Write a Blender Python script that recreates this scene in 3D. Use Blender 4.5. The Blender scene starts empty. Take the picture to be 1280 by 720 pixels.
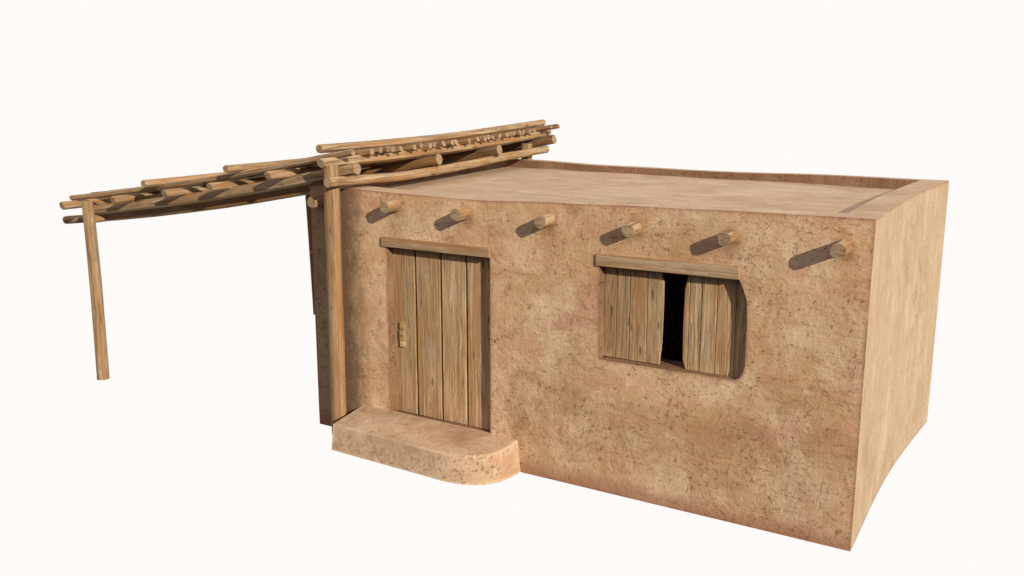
import bpy, bmesh, math, random
from mathutils import Vector, Matrix, noise
random.seed(11)
sc = bpy.context.scene
COL = sc.collection

# ------------------------------------------------------------------ nodes
class NT:
    def __init__(s, name):
        s.m = bpy.data.materials.new(name); s.m.use_nodes = True
        s.t = s.m.node_tree; s.t.nodes.clear()
        s.out = s.n('ShaderNodeOutputMaterial'); s.b = s.n('ShaderNodeBsdfPrincipled')
        s.l(s.b.outputs[0], s.out.inputs[0])
    def n(s, ty, **k):
        n = s.t.nodes.new(ty)
        for a, v in k.items(): setattr(n, a, v)
        return n
    def l(s, a, b): s.t.links.new(a, b)
    def put(s, sock, v):
        if isinstance(v, bpy.types.NodeSocket): s.l(v, sock)
        else: sock.default_value = v
    def coord(s, kind='Object'): return s.n('ShaderNodeTexCoord').outputs[kind]
    def mapping(s, v, scale=(1,1,1), loc=(0,0,0)):
        n = s.n('ShaderNodeMapping'); s.l(v, n.inputs[0])
        s.put(n.inputs['Location'], loc); s.put(n.inputs['Scale'], scale); return n.outputs[0]
    def noise(s, v, scale, detail=6, rough=.55, dist=0, col=False):
        n = s.n('ShaderNodeTexNoise'); s.l(v, n.inputs['Vector'])
        n.inputs['Scale'].default_value = scale; n.inputs['Detail'].default_value = detail
        n.inputs['Roughness'].default_value = rough; n.inputs['Distortion'].default_value = dist
        return n.outputs[1 if col else 0]
    def vor(s, v, scale, feature='DISTANCE_TO_EDGE', rnd=1.):
        n = s.n('ShaderNodeTexVoronoi', feature=feature); s.l(v, n.inputs['Vector'])
        n.inputs['Scale'].default_value = scale; n.inputs['Randomness'].default_value = rnd
        return n.outputs['Distance']
    def ramp(s, v, a, b, lo=0., hi=1., smooth=True):
        n = s.n('ShaderNodeMapRange', interpolation_type='SMOOTHSTEP' if smooth else 'LINEAR')
        s.l(v, n.inputs[0])
        for i, x in ((1, a), (2, b), (3, lo), (4, hi)): n.inputs[i].default_value = x
        return n.outputs[0]
    def math(s, op, a, b=0., clamp=False):
        n = s.n('ShaderNodeMath', operation=op, use_clamp=clamp)
        s.put(n.inputs[0], a); s.put(n.inputs[1], b); return n.outputs[0]
    def mix(s, f, a, b, mode='MIX'):
        n = s.n('ShaderNodeMix', data_type='RGBA', blend_type=mode)
        s.put(n.inputs[0], f)
        for i, c in ((6, a), (7, b)):
            s.put(n.inputs[i], c if isinstance(c, bpy.types.NodeSocket) else (*c, 1))
        return n.outputs[2]
    def vadd(s, a, b, k):
        n = s.n('ShaderNodeVectorMath', operation='MULTIPLY_ADD')
        s.l(b, n.inputs[0]); n.inputs[1].default_value = (k, k, k); s.l(a, n.inputs[2]); return n.outputs[0]
    def bump(s, h, strength, dist):
        n = s.n('ShaderNodeBump'); n.inputs['Strength'].default_value = strength
        n.inputs['Distance'].default_value = dist; s.l(h, n.inputs['Height']); s.l(n.outputs[0], s.b.inputs['Normal'])
    def finish(s, col, rough=.9, spec=.15):
        s.put(s.b.inputs['Base Color'], col)
        s.put(s.b.inputs['Roughness'], rough); s.b.inputs['Specular IOR Level'].default_value = spec
        return s.m

def adobe(name, tan, pale, pink, brown, cracks=1., streak=(1, 1, 1), streak_amt=.3, seed=0., edge=.8, stains=(), scuff=.55, edgecol=(.34, .145, .085)):
    t = NT(name); P = t.mapping(t.coord(), loc=(seed, seed*.7, seed*.3))
    warp = t.vadd(P, t.noise(P, 2.1, 6, .6, col=True), .45)
    c = t.mix(t.ramp(t.noise(warp, 1.9, 8, .66), .42, .60), tan, pale)
    c = t.mix(t.ramp(t.noise(t.mapping(warp, loc=(7, 3, 5)), 2.2, 9, .7), .50, .62, 0, .75), c, pink)
    c = t.mix(t.ramp(t.noise(t.mapping(warp, loc=(1, 13, 4)), 2.6, 9, .74), .52, .68, 0, .75), c, brown)
    c = t.mix(t.ramp(t.noise(t.mapping(warp, loc=(11, 3, 14)), 7, 6, .7), .42, .7, .0, .5), c, pale)
    c = t.mix(t.ramp(t.noise(t.mapping(warp, loc=(2, 23, 4)), 16, 5, .7), .52, .74, .0, .4), c, brown)
    c = t.mix(t.ramp(t.noise(t.mapping(warp, loc=(17, 9, 31)), .95, 7, .62), .50, .70, 0, .6), c, brown)
    c = t.mix(t.ramp(t.noise(t.mapping(warp, loc=(5, 19, 11)), .8, 7, .62), .52, .66, 0, .6), c, pale)
    sc_ = t.noise(t.mapping(warp, scale=(.55, .55, 5.5), loc=(2, 2, 8)), 2.2, 8, .72)
    c = t.mix(t.math('MULTIPLY', t.ramp(sc_, .56, .66), scuff), c, brown)
    # hand-smeared streaks and fine weave of the render coat
    st = t.noise(t.mapping(P, scale=streak), 6, 6, .65)
    c = t.mix(t.ramp(st, .3, .72, 0, streak_amt), c, t.mix(.5, brown, tan))
    wv = t.noise(t.mapping(P, scale=(26, 26, 1.6)), 2.2, 3, .5); wh = t.noise(t.mapping(P, scale=(1.4, 1.4, 30)), 2.2, 3, .5)
    weave = t.math('MULTIPLY', wv, wh)
    c = t.mix(t.math('MULTIPLY', t.ramp(weave, .16, .34, .2, 0), t.ramp(t.noise(t.mapping(P, loc=(6, 6, 1)), 1.1, 3), .42, .62)), c, brown, 'MULTIPLY')
    gr = t.noise(P, 60, 4, .7)
    c = t.mix(t.ramp(gr, .35, .6, .28, 0), c, brown)
    c = t.mix(t.ramp(t.noise(t.mapping(P, loc=(31, 3, 4)), 38, 4, .75), .55, .72, 0, .35), c, pale)
    h = t.math('MULTIPLY', t.noise(warp, 9, 7, .6), .6)
    h = t.math('ADD', h, t.math('MULTIPLY', gr, .12))
    if cracks > 0:
        cw = t.vadd(P, t.noise(P, 14, 5, .75, col=True), .17)
        d = t.vor(t.mapping(cw, scale=(1.2, 1.2, .9)), 7.5)
        line = t.ramp(d, .006, .05, 1, 0)
        mask = t.math('MULTIPLY', t.ramp(t.noise(t.mapping(P, loc=(3, 1, 9)), 17, 3, .6), .57, .62), t.ramp(t.noise(t.mapping(P, loc=(5, 2, 1)), 1.3, 5), .44, .54))
        cr = t.math('MULTIPLY', line, mask)
        d2 = t.vor(t.mapping(t.vadd(P, t.noise(P, 22, 4, .7, col=True), .09), loc=(4, 4, 4)), 23)
        m2 = t.math('MULTIPLY', t.ramp(t.noise(t.mapping(P, loc=(8, 8, 2)), 22, 2, .5), .56, .61), t.ramp(t.noise(t.mapping(P, loc=(0, 5, 7)), 1.3, 5), .45, .54))
        cr2 = t.math('MULTIPLY', t.ramp(d2, .01, .06, 1, 0), m2)
        pits = t.math('MULTIPLY', t.ramp(t.noise(P, 34, 3, .6), .68, .74), t.ramp(t.noise(t.mapping(P, loc=(2, 6, 1)), 2.6, 3), .42, .6))
        d3 = t.vor(t.mapping(t.vadd(P, t.noise(P, 5, 7, .72, col=True), .30), scale=(.8, 1, 1.25), loc=(1, 7, 3)), 3.4)
        m3 = t.math('MULTIPLY', t.ramp(t.noise(t.mapping(P, loc=(12, 5, 2)), 3.4, 5, .7), .54, .60), t.ramp(t.noise(t.mapping(P, loc=(3, 3, 3)), 30, 3, .6), .36, .52))
        cr = t.math('MAXIMUM', cr, t.math('MULTIPLY', t.ramp(d3, .002, .013, 1, 0), m3))
        allc = t.math('MAXIMUM', t.math('MAXIMUM', cr, cr2), t.math('MULTIPLY', pits, .8))
        c = t.mix(t.math('MULTIPLY', allc, .75 * cracks), c, (.095, .045, .018))
        halo = t.math('MULTIPLY', t.ramp(d, .0, .16, 1, 0), mask)
        c = t.mix(t.math('MULTIPLY', halo, .25 * cracks), c, brown)
        h = t.math('SUBTRACT', h, t.math('MULTIPLY', allc, .5 * cracks))
    if stains:
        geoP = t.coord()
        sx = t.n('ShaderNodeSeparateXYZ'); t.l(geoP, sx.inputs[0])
        foot = t.ramp(t.math('ADD', sx.outputs[2], t.math('MULTIPLY', t.noise(P, 3.2, 6, .7), -.22)), -.08, .10, 1, 0)
        c = t.mix(t.math('MULTIPLY', foot, .75), c, (.36, .175, .10))
        post_ao_dirt = t.ramp(t.math('ADD', sx.outputs[0], t.math('MULTIPLY', t.noise(t.mapping(P, scale=(1.3, 1, .8)), 4.5, 8, .75), -.62)), .18, .60, 1, 0)  # occlusion shade and dirt painted into the colour beside the post
        post_ao_dirt = t.math('MULTIPLY', post_ao_dirt, t.ramp(sx.outputs[0], .26, .42, .45, 1))
        c = t.mix(t.math('MULTIPLY', post_ao_dirt, .9), c, (.125, .075, .042))
        tot = None
        nz = t.noise(P, 11, 5, .7)
        for bx, bz in stains:   # damp, rusty marks where the beam ends come through
            dn = t.n('ShaderNodeVectorMath', operation='DISTANCE'); t.l(t.mapping(geoP, scale=(1, 0, .8), loc=(0, 0, 0)), dn.inputs[0]); dn.inputs[1].default_value = (bx, 0, bz * .8 - .015)
            k = t.ramp(t.math('ADD', dn.outputs['Value'], t.math('MULTIPLY', nz, .13)), .10, .21, 1, 0)
            tot = k if tot is None else t.math('MAXIMUM', tot, k)
        c = t.mix(t.math('MULTIPLY', tot, .6), c, (.30, .15, .065))
    if edge > 0:   # rubbed, redder clay along the corners
        bv = t.n('ShaderNodeBevel', samples=6); bv.inputs[0].default_value = .075
        geo = t.n('ShaderNodeNewGeometry')
        dp = t.n('ShaderNodeVectorMath', operation='DOT_PRODUCT'); t.l(bv.outputs[0], dp.inputs[0]); t.l(geo.outputs['True Normal'], dp.inputs[1])
        e = t.ramp(dp.outputs['Value'], .80, .985, 1, 0)
        e = t.math('MULTIPLY', e, t.ramp(t.noise(t.mapping(P, loc=(9, 1, 1)), 2.4, 5, .6), .34, .5, .35, 1))
        c = t.mix(t.math('MULTIPLY', e, edge), c, edgecol)
    t.bump(h, .62, .035)
    return t.finish(c, .93, .08)

def wood(name, a, b, dark, dense=1., warm=(.34, .17, .06), end=False, knots=True):
    t = NT(name); O = t.coord()
    r = t.math('ADD', t.n('ShaderNodeObjectInfo').outputs['Random'], t.n('ShaderNodeNewGeometry').outputs['Random Per Island'])
    off = t.n('ShaderNodeCombineXYZ'); t.l(t.math('MULTIPLY', r, 37.), off.inputs[0]); t.l(t.math('MULTIPLY', r, 11.), off.inputs[1]); t.l(t.math('MULTIPLY', r, 5.), off.inputs[2])
    av = t.n('ShaderNodeVectorMath', operation='ADD'); t.l(O, av.inputs[0]); t.l(off.outputs[0], av.inputs[1]); P = av.outputs[0]
    if end:
        Q = t.mapping(P, scale=(.2, 1, 1))
        g = t.noise(t.mapping(Q, scale=(1, 3.2, 16)), 5, 5, .6); h = g
        c = t.mix(t.ramp(g, .32, .62), a, b)
        c = t.mix(t.ramp(t.noise(Q, 50, 3, .6), .55, .68, 0, .6), c, dark)
        c = t.mix(t.ramp(t.noise(t.mapping(Q, scale=(1, 1.4, 26), loc=(3, 1, 2)), 4, 3, .6), .54, .64, 0, .7), c, dark)
        c = t.mix(t.ramp(r, .1, 1.7, 0, .45), c, dark)
    else:
        w = t.vadd(P, t.noise(t.mapping(P, scale=(.8, 2.5, 2.5)), 2.2, 3, col=True), .06)
        g = t.noise(t.mapping(w, scale=(.55, 13 * dense, 13 * dense)), 2.3, 6, .62)
        f = t.noise(t.mapping(w, scale=(.9, 70, 70)), 1.6, 5, .7)
        c = t.mix(t.ramp(g, .34, .64), a, b)
        c = t.mix(t.ramp(f, .36, .54, .62, 0), c, dark)
        c = t.mix(t.ramp(t.noise(t.mapping(w, scale=(.3, 16, 16), loc=(3, 3, 3)), 1.5, 4, .6), .6, .7, 0, .75), c, dark)
        c = t.mix(t.ramp(t.noise(P, 2.3, 4, .6), .5, .75, 0, .3), c, (.30, .24, .18))
        c = t.mix(t.ramp(r, .2, 1.6, 0, .3), c, dark)
        c = t.mix(t.ramp(t.noise(t.mapping(w, scale=(.35, 9, 9), loc=(9, 2, 6)), 1.6, 4, .6), .44, .62, 0, .65), c, warm)
        if knots:
            k = t.vor(t.mapping(w, scale=(1.6, 6, 6)), 1.3, 'F1')
            c = t.mix(t.ramp(k, .05, .16, .75, 0), c, dark)
        h = t.math('ADD', t.math('MULTIPLY', g, .6), t.math('MULTIPLY', f, .4))
    t.bump(h, .5, .012)
    return t.finish(c, .85, .15)

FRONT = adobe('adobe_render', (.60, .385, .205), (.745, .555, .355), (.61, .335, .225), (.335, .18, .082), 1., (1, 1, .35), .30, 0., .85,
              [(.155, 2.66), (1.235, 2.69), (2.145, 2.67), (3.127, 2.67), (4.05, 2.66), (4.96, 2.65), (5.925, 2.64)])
SIDE = adobe('adobe_side', (.50, .385, .25), (.58, .485, .355), (.52, .36, .24), (.33, .20, .095), .12, (2.2, 2.2, .17), .8, 4., .8, (), .3)
ROOFM = adobe('adobe_roof', (.525, .38, .25), (.61, .475, .34), (.55, .345, .24), (.34, .21, .115), 0., (.22, 1.6, 1.6), .85, 9., 0, (), .0)
STEPM = adobe('adobe_step', (.55, .375, .225), (.66, .50, .33), (.50, .255, .17), (.32, .175, .085), .8, (1, 1, .5), .3, 15., .8, (), .3, (.72, .54, .37))
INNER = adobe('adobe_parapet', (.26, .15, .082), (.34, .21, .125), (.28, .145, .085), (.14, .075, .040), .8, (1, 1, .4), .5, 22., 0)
LOG = wood('log_wood', (.30, .185, .092), (.60, .445, .275), (.070, .036, .015))
LINTEL = wood('lintel_wood', (.42, .285, .155), (.60, .445, .28), (.16, .09, .045))
LOGEND = wood('log_end_grain', (.36, .24, .13), (.54, .39, .235), (.13, .075, .035), end=True)
PLANK = wood('plank_wood', (.38, .235, .112), (.62, .45, .265), (.09, .046, .019), 1.4, (.36, .185, .07))
LOGMID = wood('batten_wood', (.19, .112, .053), (.42, .285, .155), (.05, .027, .012))
LOGDARK = wood('shaded_log_wood', (.15, .088, .042), (.34, .22, .12), (.04, .021, .010))  # darker log tone; shade under the pergola is put into its colour
MAT = wood('reed', (.085, .055, .030), (.15, .10, .055), (.03, .018, .010), 2., knots=False)
DARKIN = wood('frame_wood', (.20, .12, .06), (.26, .17, .09), (.07, .04, .02), knots=False)

# ------------------------------------------------------------------ objects
def empty(name, loc, label, cat):
    o = bpy.data.objects.new(name, None); COL.objects.link(o); o.location = loc
    o['label'] = label; o['category'] = cat; o.empty_display_size = .3
    return o

def obj(name, me, mats, parent, mat=None):
    o = bpy.data.objects.new(name, me); COL.objects.link(o)
    for m in mats: me.materials.append(m)
    if mat is not None: o.matrix_world = mat
    if parent is not None:
        o.parent = parent
        o.matrix_parent_inverse = Matrix.Translation(parent.location).inverted()
    return o

def to_mesh(bm, name):
    bmesh.ops.recalc_face_normals(bm, faces=bm.faces)
    me = bpy.data.meshes.new(name); bm.to_mesh(me); bm.free(); return me

def log(name, pts, r, parent, sides=10, r2=None, smooth=True, wob=.06, roll=None, cut=(.0, .0), mats=None):
    """A pole through the 3-D points; local X runs along it so the grain follows the length."""
    pts = [Vector(p) for p in pts]; a, b = pts[0], pts[-1]
    X = (b - a).normalized(); up = Vector((0, 0, 1)) if abs(X.z) < .8 else Vector((0, 1, 0))
    Y = up.cross(X).normalized(); Z = X.cross(Y)
    M = Matrix((X, Y, Z)).transposed().to_4x4(); M.translation = a
    inv = M.inverted(); L = (b - a).length
    n = max(3, int(L / .28)); r2 = r if r2 is None else r2
    roll = random.uniform(0, 1) if roll is None else roll
    sd = random.uniform(0, 99)
    # resample the centreline
    cum = [0]
    for p0, p1 in zip(pts, pts[1:]): cum.append(cum[-1] + (p1 - p0).length)
    def at(s):
        s *= cum[-1]
        for i in range(len(pts) - 1):
            if s <= cum[i + 1] + 1e-9: return pts[i].lerp(pts[i + 1], (s - cum[i]) / max(1e-9, cum[i + 1] - cum[i]))
        return pts[-1]
    bm = bmesh.new(); rings = []
    fl = [1 + random.uniform(-.09, .09) for _ in range(sides)]
    for i in range(n + 1):
        s = i / n; c = inv @ at(s); rr = r + (r2 - r) * s
        c.y += wob * r * 2 * noise.noise((s * L * .55 + sd, 0, 0)) ; c.z += wob * r * 2 * noise.noise((s * L * .55 + sd, 7, 0))
        ring = []
        for k in range(sides):
            th = 2 * math.pi * (k + roll) / sides
            q = rr * fl[k] * (1 + .7 * wob * noise.noise((s * L * 1.3 + sd, k * 1.7, 3)))
            dx = 0
            if i == 0: dx = -cut[0] * math.sin(th) * rr
            if i == n: dx = cut[1] * math.sin(th) * rr
            ring.append(bm.verts.new((c.x + dx, c.y + q * math.cos(th), c.z + q * math.sin(th))))
        rings.append(ring)
    for i in range(n):
        for k in range(sides):
            f = bm.faces.new((rings[i][k], rings[i][(k+1) % sides], rings[i+1][(k+1) % sides], rings[i+1][k])); f.smooth = smooth
    for ring in (rings[0][::-1], rings[-1]):
        bm.faces.new(ring).material_index = 1
    me = to_mesh(bm, name)
    me.set_sharp_from_angle(angle=math.radians(50 if smooth else 15))
    return obj(name, me, mats or [LOG, LOGEND], parent, M)

def box_bm(bm, x0, x1, y0, y1, z0, z1, bev=0.):
    r = bmesh.ops.create_cube(bm, size=1)
    for v in r['verts']:
        v.co = Vector((x0 + (v.co.x + .5) * (x1 - x0), y0 + (v.co.y + .5) * (y1 - y0), z0 + (v.co.z + .5) * (z1 - z0)))
    if bev:
        es = list({e for v in r['verts'] for e in v.link_edges})
        bmesh.ops.bevel(bm, geom=es, offset=bev, segments=2, affect='EDGES', profile=.6)

def prism(bm, outline, y0, y1):
    """outline in (x, z), extruded along y"""
    A = [bm.verts.new((x, y0, z)) for x, z in outline]; B = [bm.verts.new((x, y1, z)) for x, z in outline]
    n = len(A); bm.faces.new(A); bm.faces.new(B[::-1])
    for i in range(n): bm.faces.new((A[i], B[i], B[(i+1) % n], A[(i+1) % n]))

def interp(tab, x):
    if x <= tab[0][0]: return tab[0][1]
    for (a, p), (b, q) in zip(tab, tab[1:]):
        if x <= b:
            u = (x - a) / (b - a); u = u * u * (3 - 2 * u); return p + (q - p) * u
    return tab[-1][1]

# ------------------------------------------------------------------ the house
W, D, H = 6.16, 3.94, 2.9
house = empty('mud_house', (W / 2, D / 2, 0), 'flat-roofed tan mud house with plank door, shuttered window and raised doorstep', 'house')
LIP = [(0, 2.838), (.42, 2.836), (.62, 2.848), (1.3, 2.832), (2.25, 2.822), (3.25, 2.852), (4.28, 2.875), (5.18, 2.891), (6.16, 2.899)]
BACK = [(0, 2.925), (.6, 2.925), (1.9, 2.895), (3.5, 2.885), (4.9, 2.903), (6.16, 2.897)]

def wall_mesh():
    bm = bmesh.new(); nx, ny, nz = 40, 26, 18
    bmesh.ops.create_cube(bm, size=1)
    for v in bm.verts: v.co = Vector(((v.co.x + .5) * W, (v.co.y + .5) * D, (v.co.z + .5) * H))
    for axis, n, L in ((0, nx, W), (1, ny, D), (2, nz, H)):
        for i in range(1, n):
            no = [0, 0, 0]; no[axis] = 1; co = [0, 0, 0]; co[axis] = L * i / n
            bmesh.ops.bisect_plane(bm, geom=bm.verts[:] + bm.edges[:] + bm.faces[:], plane_co=co, plane_no=no)
    for v in bm.verts:
        x, y, z = v.co; u = y / D
        top = interp(LIP, x) * (1 - u) + interp(BACK, x) * u
        v.co.z = z * top / H
        fx = min(1, min(x, W - x) / .5); fy = min(1, min(y, D - y) / .5); fz = min(1, min(z, H - z) / .4)
        w = noise.noise((x * .9, y * .9, z * .9 + 5)) * .6 + noise.noise((x * 2.1, y * 2.1, z * 2.1)) * .4
        if y < .001: v.co.y += .014 * w * fx * (.3 + .7 * fz)
        if y > D - .001: v.co.y += .02 * w * fx
        if x > W - .001:   # side wall leans in towards its middle
            v.co.x += -.062 * max(0, math.sin(math.pi * u)) ** 1.2 + .010 * w * fy * fz
        if x < .001: v.co.x += .012 * w * fy
        if z < .001 and x > W - .001: v.co.z += .012 * math.sin(math.pi * u)
    return to_mesh(bm, 'wall')

WIN = [(3.69, 1.358), (5.05, 1.366), (5.10, 1.392), (5.128, 1.44), (5.145, 1.50), (5.148, 1.9), (5.132, 2.11), (5.10, 2.20), (5.064, 2.275), (5.03, 2.335), (3.69, 2.335)]
def cutter(fill):
    bm = bmesh.new(); fill(bm); return obj('cut', to_mesh(bm, 'cut'), [], None)
def floor_z(x, y):
    u = min(1, max(0, x / 5.9)); v = min(1, max(0, (y - .3) / 3.4)) ** .6
    return 2.742 + v * (.078 * (1 - u) + .038 * u)
def recess(bm):
    A = [(.29, .27), (5.872, .27), (5.872, 3.80), (.29, 3.80)]
    lo = [bm.verts.new((x, y, 2.68)) for x, y in A]
    # the inner edge of the side parapet follows the wall's curve
    n = 10
    pts = [(.29, .27), (5.875, .27)] + [(5.875 - .045 * math.sin(math.pi * (i / n)), .27 + 3.53 * i / n) for i in range(1, n)] + [(5.875, 3.80), (.29, 3.80)]
    for v in lo: bm.verts.remove(v)
    lo = [bm.verts.new((x, y, 2.69)) for x, y in pts]; hi = [bm.verts.new((x, y, 3.4)) for x, y in pts]
    k = len(pts)
    bm.faces.new(lo); bm.faces.new(hi)
    for i in range(k): bm.faces.new((lo[i], lo[(i+1) % k], hi[(i+1) % k], hi[i]))
cuts = [cutter(lambda bm: box_bm(bm, .31, 5.83, .33, 3.6, .31, 2.52)),
        cutter(recess),
        cutter(lambda bm: prism(bm, [(1.098, .335), (2.440, .335), (2.442, 2.30), (1.10, 2.30)], -.5, .40)),
        cutter(lambda bm: prism(bm, WIN, -.5, .40))]
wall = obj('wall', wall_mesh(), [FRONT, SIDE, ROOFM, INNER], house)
for c in cuts:
    md = wall.modifiers.new('b', 'BOOLEAN'); md.object = c; md.operation = 'DIFFERENCE'; md.solver = 'EXACT'
dg = bpy.context.evaluated_depsgraph_get()
new = bpy.data.meshes.new_from_object(wall.evaluated_get(dg))
wall.modifiers.clear(); wall.data = new
for c in cuts: bpy.data.objects.remove(c)
if len(new.materials) < 4:
    new.materials.clear()
    for m in (FRONT, SIDE, ROOFM, INNER): new.materials.append(m)
for p in new.polygons:
    n, c = p.normal, p.center
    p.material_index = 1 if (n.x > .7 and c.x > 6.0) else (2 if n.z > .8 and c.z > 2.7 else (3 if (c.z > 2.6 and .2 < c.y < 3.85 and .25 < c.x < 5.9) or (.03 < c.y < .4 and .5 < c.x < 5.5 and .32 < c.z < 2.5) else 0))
    p.use_smooth = True
new.set_sharp_from_angle(angle=math.radians(22))

# flat earth roof inside the parapet
bm = bmesh.new(); nx, ny = 36, 22
g = [[None] * (ny + 1) for _ in range(nx + 1)]
for i in range(nx + 1):
    for j in range(ny + 1):
        y = .272 + 3.526 * j / ny
        xr = 5.873 - .045 * math.sin(math.pi * j / ny)
        x = .292 + (xr - .292) * i / nx
        g[i][j] = bm.verts.new((x, y, floor_z(x, y) + .012 * noise.noise((x * .8, y * .8, 2)) + .006 * noise.noise((x * 3, y * 3, 8))))
for i in range(nx):
    for j in range(ny):
        bm.faces.new((g[i][j], g[i+1][j], g[i+1][j+1], g[i][j+1])).smooth = True
ext = bmesh.ops.extrude_face_region(bm, geom=bm.faces[:])
for v in ext['geom']:
    if isinstance(v, bmesh.types.BMVert): v.co.z = 2.694
me = to_mesh(bm, 'roof'); me.set_sharp_from_angle(angle=math.radians(40))
obj('roof', me, [ROOFM], house)

# doorstep: battered, rounded at its right end
plan = [(.655, .03), (.70, -.565), (1.2, -.585), (1.75, -.603), (2.22, -.622), (2.36, -.615), (2.50, -.585), (2.62, -.525), (2.715, -.44), (2.775, -.325), (2.806, -.19), (2.815, .03)]
bm = bmesh.new()
lo = [bm.verts.new((x, y, 0)) for x, y in plan]
def stepz(x, y): return .300 + .062 * (1 - min(1, max(0, -y / .6))) - .012 * (x / 2.8)
cx, cy = 1.75, .0
top = []
for x, y in plan:
    k = .022; xx = x + (k if x < 1 else -k * (1.6 if x > 2.4 else 0)); yy = y + (k if y < 0 else 0)
    top.append(bm.verts.new((xx, yy, stepz(xx, yy))))
n = len(plan); bm.faces.new(lo); ft = bm.faces.new(top)
for i in range(n): bm.faces.new((lo[i], lo[(i+1) % n], top[(i+1) % n], top[i])).smooth = True
es = [e for e in ft.edges]
bmesh.ops.bevel(bm, geom=es, offset=.014, segments=3, affect='EDGES', profile=.5)
me = to_mesh(bm, 'doorstep'); me.set_sharp_from_angle(angle=math.radians(28))
obj('doorstep', me, [STEPM], house)

# lintels
def plank_obj(name, x0, x1, y0, y1, z0, z1, parent, mat, bev=.006, vertical=False, tilt=0., origin=None):
    """box whose local X is the grain direction"""
    bm = bmesh.new(); L = (z1 - z0) if vertical else (x1 - x0); Wd = (x1 - x0) if vertical else (z1 - z0); T = y1 - y0
    box_bm(bm, 0, L, -T / 2, T / 2, -Wd / 2, Wd / 2, bev)
    M = Matrix.Translation(((x0 + x1) / 2 if vertical else x0, (y0 + y1) / 2, z0 if vertical else (z0 + z1) / 2))
    M = M @ (Matrix.Rotation(-math.pi / 2, 4, 'Y') if vertical else Matrix.Rotation(tilt, 4, 'Y'))
    me = to_mesh(bm, name)
    return obj(name, me, [mat], parent, M)
plank_obj('door_lintel', 1.045, 2.450, -.028, .085, 2.243, 2.348, house, LINTEL)
plank_obj('window_lintel', 3.660, 5.060, -.026, .085, 2.280, 2.396, house, LINTEL, tilt=-.006)

def planks(name, edges, zb, zt, y0, y1, parent, mat, left=None, right=None, gap=.008, jitter=.004):
    """a leaf of upright boards, ONE mesh; local X runs up the boards; left/right = outlines (z, x) of the outer edges"""
    bm = bmesh.new(); zmid = 0
    for i, (a, b) in enumerate(zip(edges, edges[1:])):
        la = [(zb, a + gap / 2), (zt, a + gap / 2)] if not (i == 0 and left) else left
        rb = [(zb, b - gap / 2), (zt, b - gap / 2)] if not (i == len(edges) - 2 and right) else right
        dy = random.uniform(-jitter, jitter)
        pts = [(x, z) for z, x in la] + [(x, z) for z, x in rb[::-1]]
        A = [bm.verts.new((z - zb, y0 + dy, -x)) for x, z in pts]; B = [bm.verts.new((z - zb, y1 + dy, -x)) for x, z in pts]
        m = len(A); f = bm.faces.new(A); bm.faces.new(B[::-1])
        for k in range(m): bm.faces.new((A[k], B[k], B[(k+1) % m], A[(k+1) % m]))
        bmesh.ops.bevel(bm, geom=list(f.edges), offset=.004, segments=1, affect='EDGES')
    # boards are shifted along the grain texture by their own spot in the noise; ledges behind hold them
    box_bm(bm, .12, .24, y1 + .006, y1 + .035, -edges[-1] + .02, -edges[0] - .02)
    box_bm(bm, zt - zb - .26, zt - zb - .14, y1 + .006, y1 + .035, -edges[-1] + .02, -edges[0] - .02)
    me = to_mesh(bm, name)
    M = Matrix.Translation((0, 0, zb)) @ Matrix.Rotation(-math.pi / 2, 4, 'Y')
    # local (x, y, z) -> world: x -> z, z -> -x
    return obj(name, me, [mat], parent, M)

door = planks('door', [1.06, 1.402, 1.742, 2.076, 2.475], .342, 2.33, .105, .150, house, PLANK, gap=.027, jitter=.002)
back = bmesh.new(); box_bm(back, 1.04, 2.47, .185, .20, .336, 2.34)
bb = obj('door_backing', to_mesh(back, 'door_backing'), [DARKIN], house)
# door handle: upright grip between two lugs
bm = bmesh.new()
HX = .060
for z0, z1, p in ((1.310, 1.388, .040), (1.185, 1.303, .046), (1.108, 1.178, .040)):
    box_bm(bm, 1.133 + HX, 1.192 + HX, .112 - p, .112, z0, z1, .006)
box_bm(bm, 1.145 + HX, 1.182 + HX, .090, .111, 1.112, 1.384)
M = Matrix.Identity(4)
hd = bpy.data.objects.new('handle', to_mesh(bm, 'handle')); COL.objects.link(hd); hd.data.materials.append(PLANK)
hd.parent = door; hd.matrix_parent_inverse = door.matrix_world.inverted() if False else (Matrix.Translation((0, 0, .342)) @ Matrix.Rotation(-math.pi / 2, 4, 'Y')).inverted()

# window shutters, ajar in the middle
S1 = planks('shutter', [3.60, 3.825, 3.965, 4.145, 4.30], 1.366, 2.325, .105, .135, house, PLANK,
       right=[(1.366, 4.282), (1.6, 4.298), (2.0, 4.304), (2.17, 4.302), (2.225, 4.285), (2.325, 4.27)], gap=.006, jitter=.004)
S2 = planks('shutter', [4.515, 4.565, 4.685, 4.83, 5.01, 5.20], 1.363, 2.325, .100, .130, house, PLANK,
       left=[(1.363, 4.548), (1.45, 4.517), (1.8, 4.514), (2.13, 4.518), (2.235, 4.548), (2.325, 4.552)], gap=.005, jitter=.004)

# roof beam ends (vigas)
for x, z, L in ((.175, 2.678, .17), (1.243, 2.697, .205), (2.155, 2.682, .20), (3.132, 2.680, .18), (4.052, 2.666, .172), (4.963, 2.659, .182), (5.925, 2.648, .222)):
    log('roof_beam', [(x, .28, z + .01), (x + .004, -L, z)], .064, house, sides=9, wob=.03)

# ------------------------------------------------------------------ the pergola
perg = empty('pergola', (-1.75, 2.0, 0), 'sloping rough-log pergola with four posts leaning against the mud house', 'pergola')
def aX(x): return 2.925 + .19 * x + .0085 * x * x
def bY(y): return .0068 * y * y if y > 0 else 0.
def line(f, a, b, n=9): return [f(a + (b - a) * i / (n - 1)) for i in range(n)]
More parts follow.
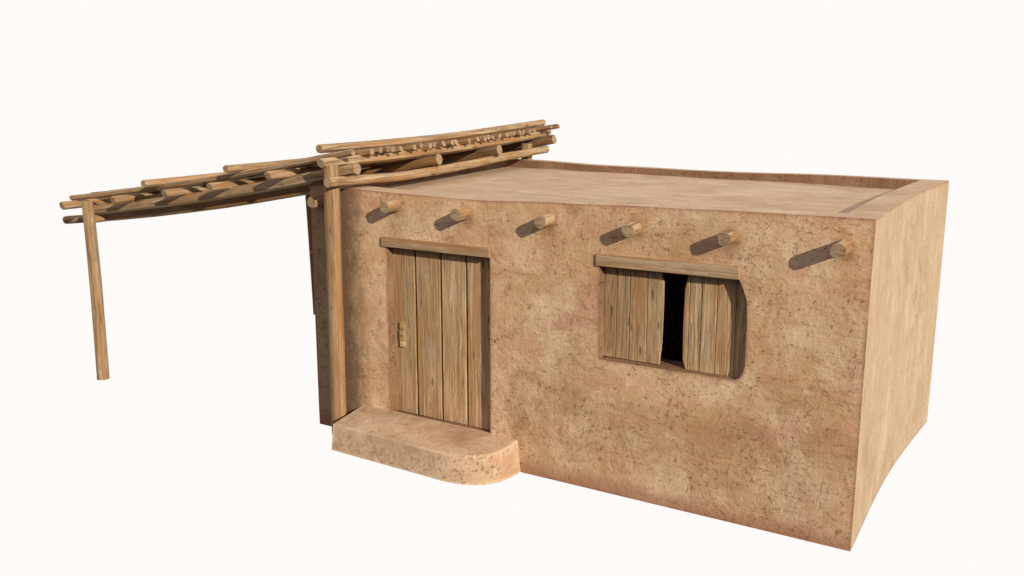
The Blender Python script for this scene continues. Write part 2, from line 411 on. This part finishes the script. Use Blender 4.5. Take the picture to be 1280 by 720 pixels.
# posts
log('post', [(-3.81, -.205, 0), (-3.815, -.20, 1.2), (-3.868, -.18, 2.452)], .088, perg, r2=.078, wob=.10)
log('post', [(.462, -.160, 0), (.497, -.185, 1.5), (.522, -.21, 3.115)], .086, perg, r2=.086, wob=.10)
log('post', [(-4.0, 4.26, 0), (-4.075, 4.26, 2.42)], .086, perg)
log('post', [(.425, 4.10, 0), (.425, 4.10, 3.14)], .082, perg)
# beams from front to back over the posts
log('beam', line(lambda y: (.645 - .010 * y, y, interp([(-.4, 2.952), (.15, 2.938), (.75, 2.924), (1.6, 2.940), (2.4, 2.968), (3.3, 3.015), (4.3, 3.052)], y)), -.405, 4.36, 14), .055, perg, wob=.06)
log('beam', line(lambda y: (-4.02, y, 2.185 + bY(y)), -.10, 4.45), .058, perg, wob=.10)
# tie beam low along the front
log('beam', line(lambda x: (x, .22, aX(x) - .113), -4.98, .30), .055, perg, wob=.05)
log('beam', line(lambda x: (x, 4.22, aX(x) + .127 - .115), -4.3, .36), .06, perg, wob=.05, mats=[LOGDARK, LOGEND])
# long rafters down the slope
for y, r, x0, x1 in ((.02, .066, -4.10, .70), (1.50, .068, -4.3, .73), (2.87, .068, -4.2, .73), (4.33, .066, -4.25, .75)):
    log('rafter', line(lambda x: (x, y, aX(x) + bY(y) + (.006 if y < 1 else .0)), x0, x1), r * .97, perg, r2=r, wob=.05, mats=[LOG if y < 1 else LOGDARK, LOGEND])
# cross rafters, their ends poking out in front
for x, d in ((-4.235, .108), (-3.14, .112), (-2.13, .104), (-1.31, .098), (-.335, .10), (.47, .122)):
    log('cross_rafter', line(lambda y: (x + .0 * y, y, aX(x) + d + bY(y)), -.31, 4.65), .055, perg, sides=6, smooth=False, wob=.03, roll=.5, cut=(.25, .1))
# thin battens side by side down the slope
caps = [(-.06, .72), (.36, .63), (.50, .64), (.62, .65), (.70, .66), (.90, .62), (1.16, .62), (1.29, .62), (1.46, .63), (1.56, .62), (1.74, .63), (1.91, .64), (2.01, .63), (2.32, .62), (2.52, .62), (2.69, .62), (2.79, .61), (2.88, .62),
        (3.05, .62), (3.22, .63), (3.43, .62), (3.58, .62), (3.66, .63), (3.83, .63), (3.95, .64), (4.26, .74), (4.40, .78)]
for i, (y, x1) in enumerate(caps):
    x0 = -4.33 if i == 0 else -4.25 + random.uniform(-.18, .18)
    dz = 0 if i == 0 else random.uniform(-.008, .006)
    y0 = -.09 if i == 0 else y + random.uniform(-.05, .05)
    log('batten', line(lambda x: (x, y0 + (y - y0) * (x - x0) / (x1 - x0), aX(x) + .198 + dz + bY(y) - (.012 if x > .3 else 0)), x0, x1), random.uniform(.032, .041), perg, sides=random.choice((5, 6, 6, 7)), smooth=False, wob=.10, roll=0.5 + random.uniform(-.3, .3), cut=(.2, random.uniform(-.4, .5)), mats=[LOG if i % 4 == 0 else LOGMID, LOGEND])
# reed mat spread over the battens
bm = bmesh.new(); nx, ny = 40, 30; lo, hi = [], []
for i in range(nx + 1):
    for j in range(ny + 1):
        x = -4.12 + 4.52 * i / nx; y = .06 + 4.38 * j / ny
        z = aX(x) + bY(y) + .236 + .004 * noise.noise((x * 3, y * 5, 1)) - (.012 if x > .3 else 0)
        lo.append(bm.verts.new((x, y, z))); hi.append(bm.verts.new((x, y, z + .010)))
q = lambda i, j: i * (ny + 1) + j
for i in range(nx):
    for j in range(ny):
        k = [q(i, j), q(i+1, j), q(i+1, j+1), q(i, j+1)]
        bm.faces.new([hi[a] for a in k]); bm.faces.new([lo[a] for a in k[::-1]])
rim = [q(i, 0) for i in range(nx)] + [q(nx, j) for j in range(ny)] + [q(i, ny) for i in range(nx, 0, -1)] + [q(0, j) for j in range(ny, 0, -1)]
for a, b in zip(rim, rim[1:] + rim[:1]): bm.faces.new((lo[a], lo[b], hi[b], hi[a]))
obj('reed_mat', to_mesh(bm, 'reed_mat'), [MAT], perg)
# poles laid across the battens from front to back
for x, y0, y1, d, r in ((-3.72, .9, 4.55, .265, .048), (-2.44, -.36, 4.55, .262, .048), (-1.02, -.30, 4.6, .270, .048), (.30, -.14, 4.66, .296, .052)):
    log('cross_pole', line(lambda y: (x + .015 * y, y, aX(x) + d + bY(y)), y0, y1), r, perg, sides=6, smooth=False, wob=.05, roll=.3)

# ------------------------------------------------------------------ light, made-up surround, camera
w = bpy.data.worlds.new('World'); sc.world = w; w.use_nodes = True
nt = w.node_tree; nt.nodes.clear()
def wn(t, **k):
    n = nt.nodes.new(t)
    for a, v in k.items(): setattr(n, a, v)
    return n
out = wn('ShaderNodeOutputWorld'); bg = wn('ShaderNodeBackground'); nt.links.new(bg.outputs[0], out.inputs[0])
tc = wn('ShaderNodeTexCoord')
dot = wn('ShaderNodeVectorMath', operation='DOT_PRODUCT'); nt.links.new(tc.outputs['Generated'], dot.inputs[0])
dot.inputs[1].default_value = Vector((-.30, .95, 0)).normalized()
mr = wn('ShaderNodeMapRange', interpolation_type='SMOOTHSTEP'); nt.links.new(dot.outputs['Value'], mr.inputs[0])
mr.inputs[1].default_value = -.12; mr.inputs[2].default_value = .22
sep = wn('ShaderNodeSeparateXYZ'); nt.links.new(tc.outputs['Generated'], sep.inputs[0])
up = wn('ShaderNodeMapRange', interpolation_type='SMOOTHSTEP'); nt.links.new(sep.outputs[2], up.inputs[0])
up.inputs[1].default_value = -.15; up.inputs[2].default_value = .45
m1 = wn('ShaderNodeMix', data_type='RGBA'); nt.links.new(up.outputs[0], m1.inputs[0])
m1.inputs[6].default_value = (.03, .028, .026, 1); m1.inputs[7].default_value = (.63, .585, .66, 1)  # invented dim surround behind and below, toned to set the shade
m2 = wn('ShaderNodeMix', data_type='RGBA'); nt.links.new(mr.outputs[0], m2.inputs[0])
nt.links.new(m1.outputs[2], m2.inputs[6]); m2.inputs[7].default_value = (1.0, .965, .947, 1)
nt.links.new(m2.outputs[2], bg.inputs[0]); bg.inputs[1].default_value = 1.0

sun = bpy.data.lights.new('sun', 'SUN'); so = bpy.data.objects.new('sun', sun); COL.objects.link(so)
sun.energy = 4.35; sun.angle = math.radians(.5); sun.color = (1.0, .90, .765)
so.rotation_euler = Vector((-1.78, 1, -.78)).to_track_quat('-Z', 'Y').to_euler()
so.location = (12, -8, 9)

cam = bpy.data.cameras.new('camera'); co = bpy.data.objects.new('camera', cam); COL.objects.link(co)
co.location = (7.73753, -8.10005, 3.93194)
co.rotation_euler = (math.radians(90 - 11.7139), 0, math.radians(31.8329))
cam.sensor_width = 36; cam.lens = 33.873; cam.clip_end = 500
sc.camera = co
sc.view_settings.view_transform = 'Standard'; sc.view_settings.look = 'None'
sc.view_settings.exposure = 0; sc.view_settings.gamma = 1
sc.cycles.max_bounces = 6
sc.cycles.sample_clamp_indirect = 2.0
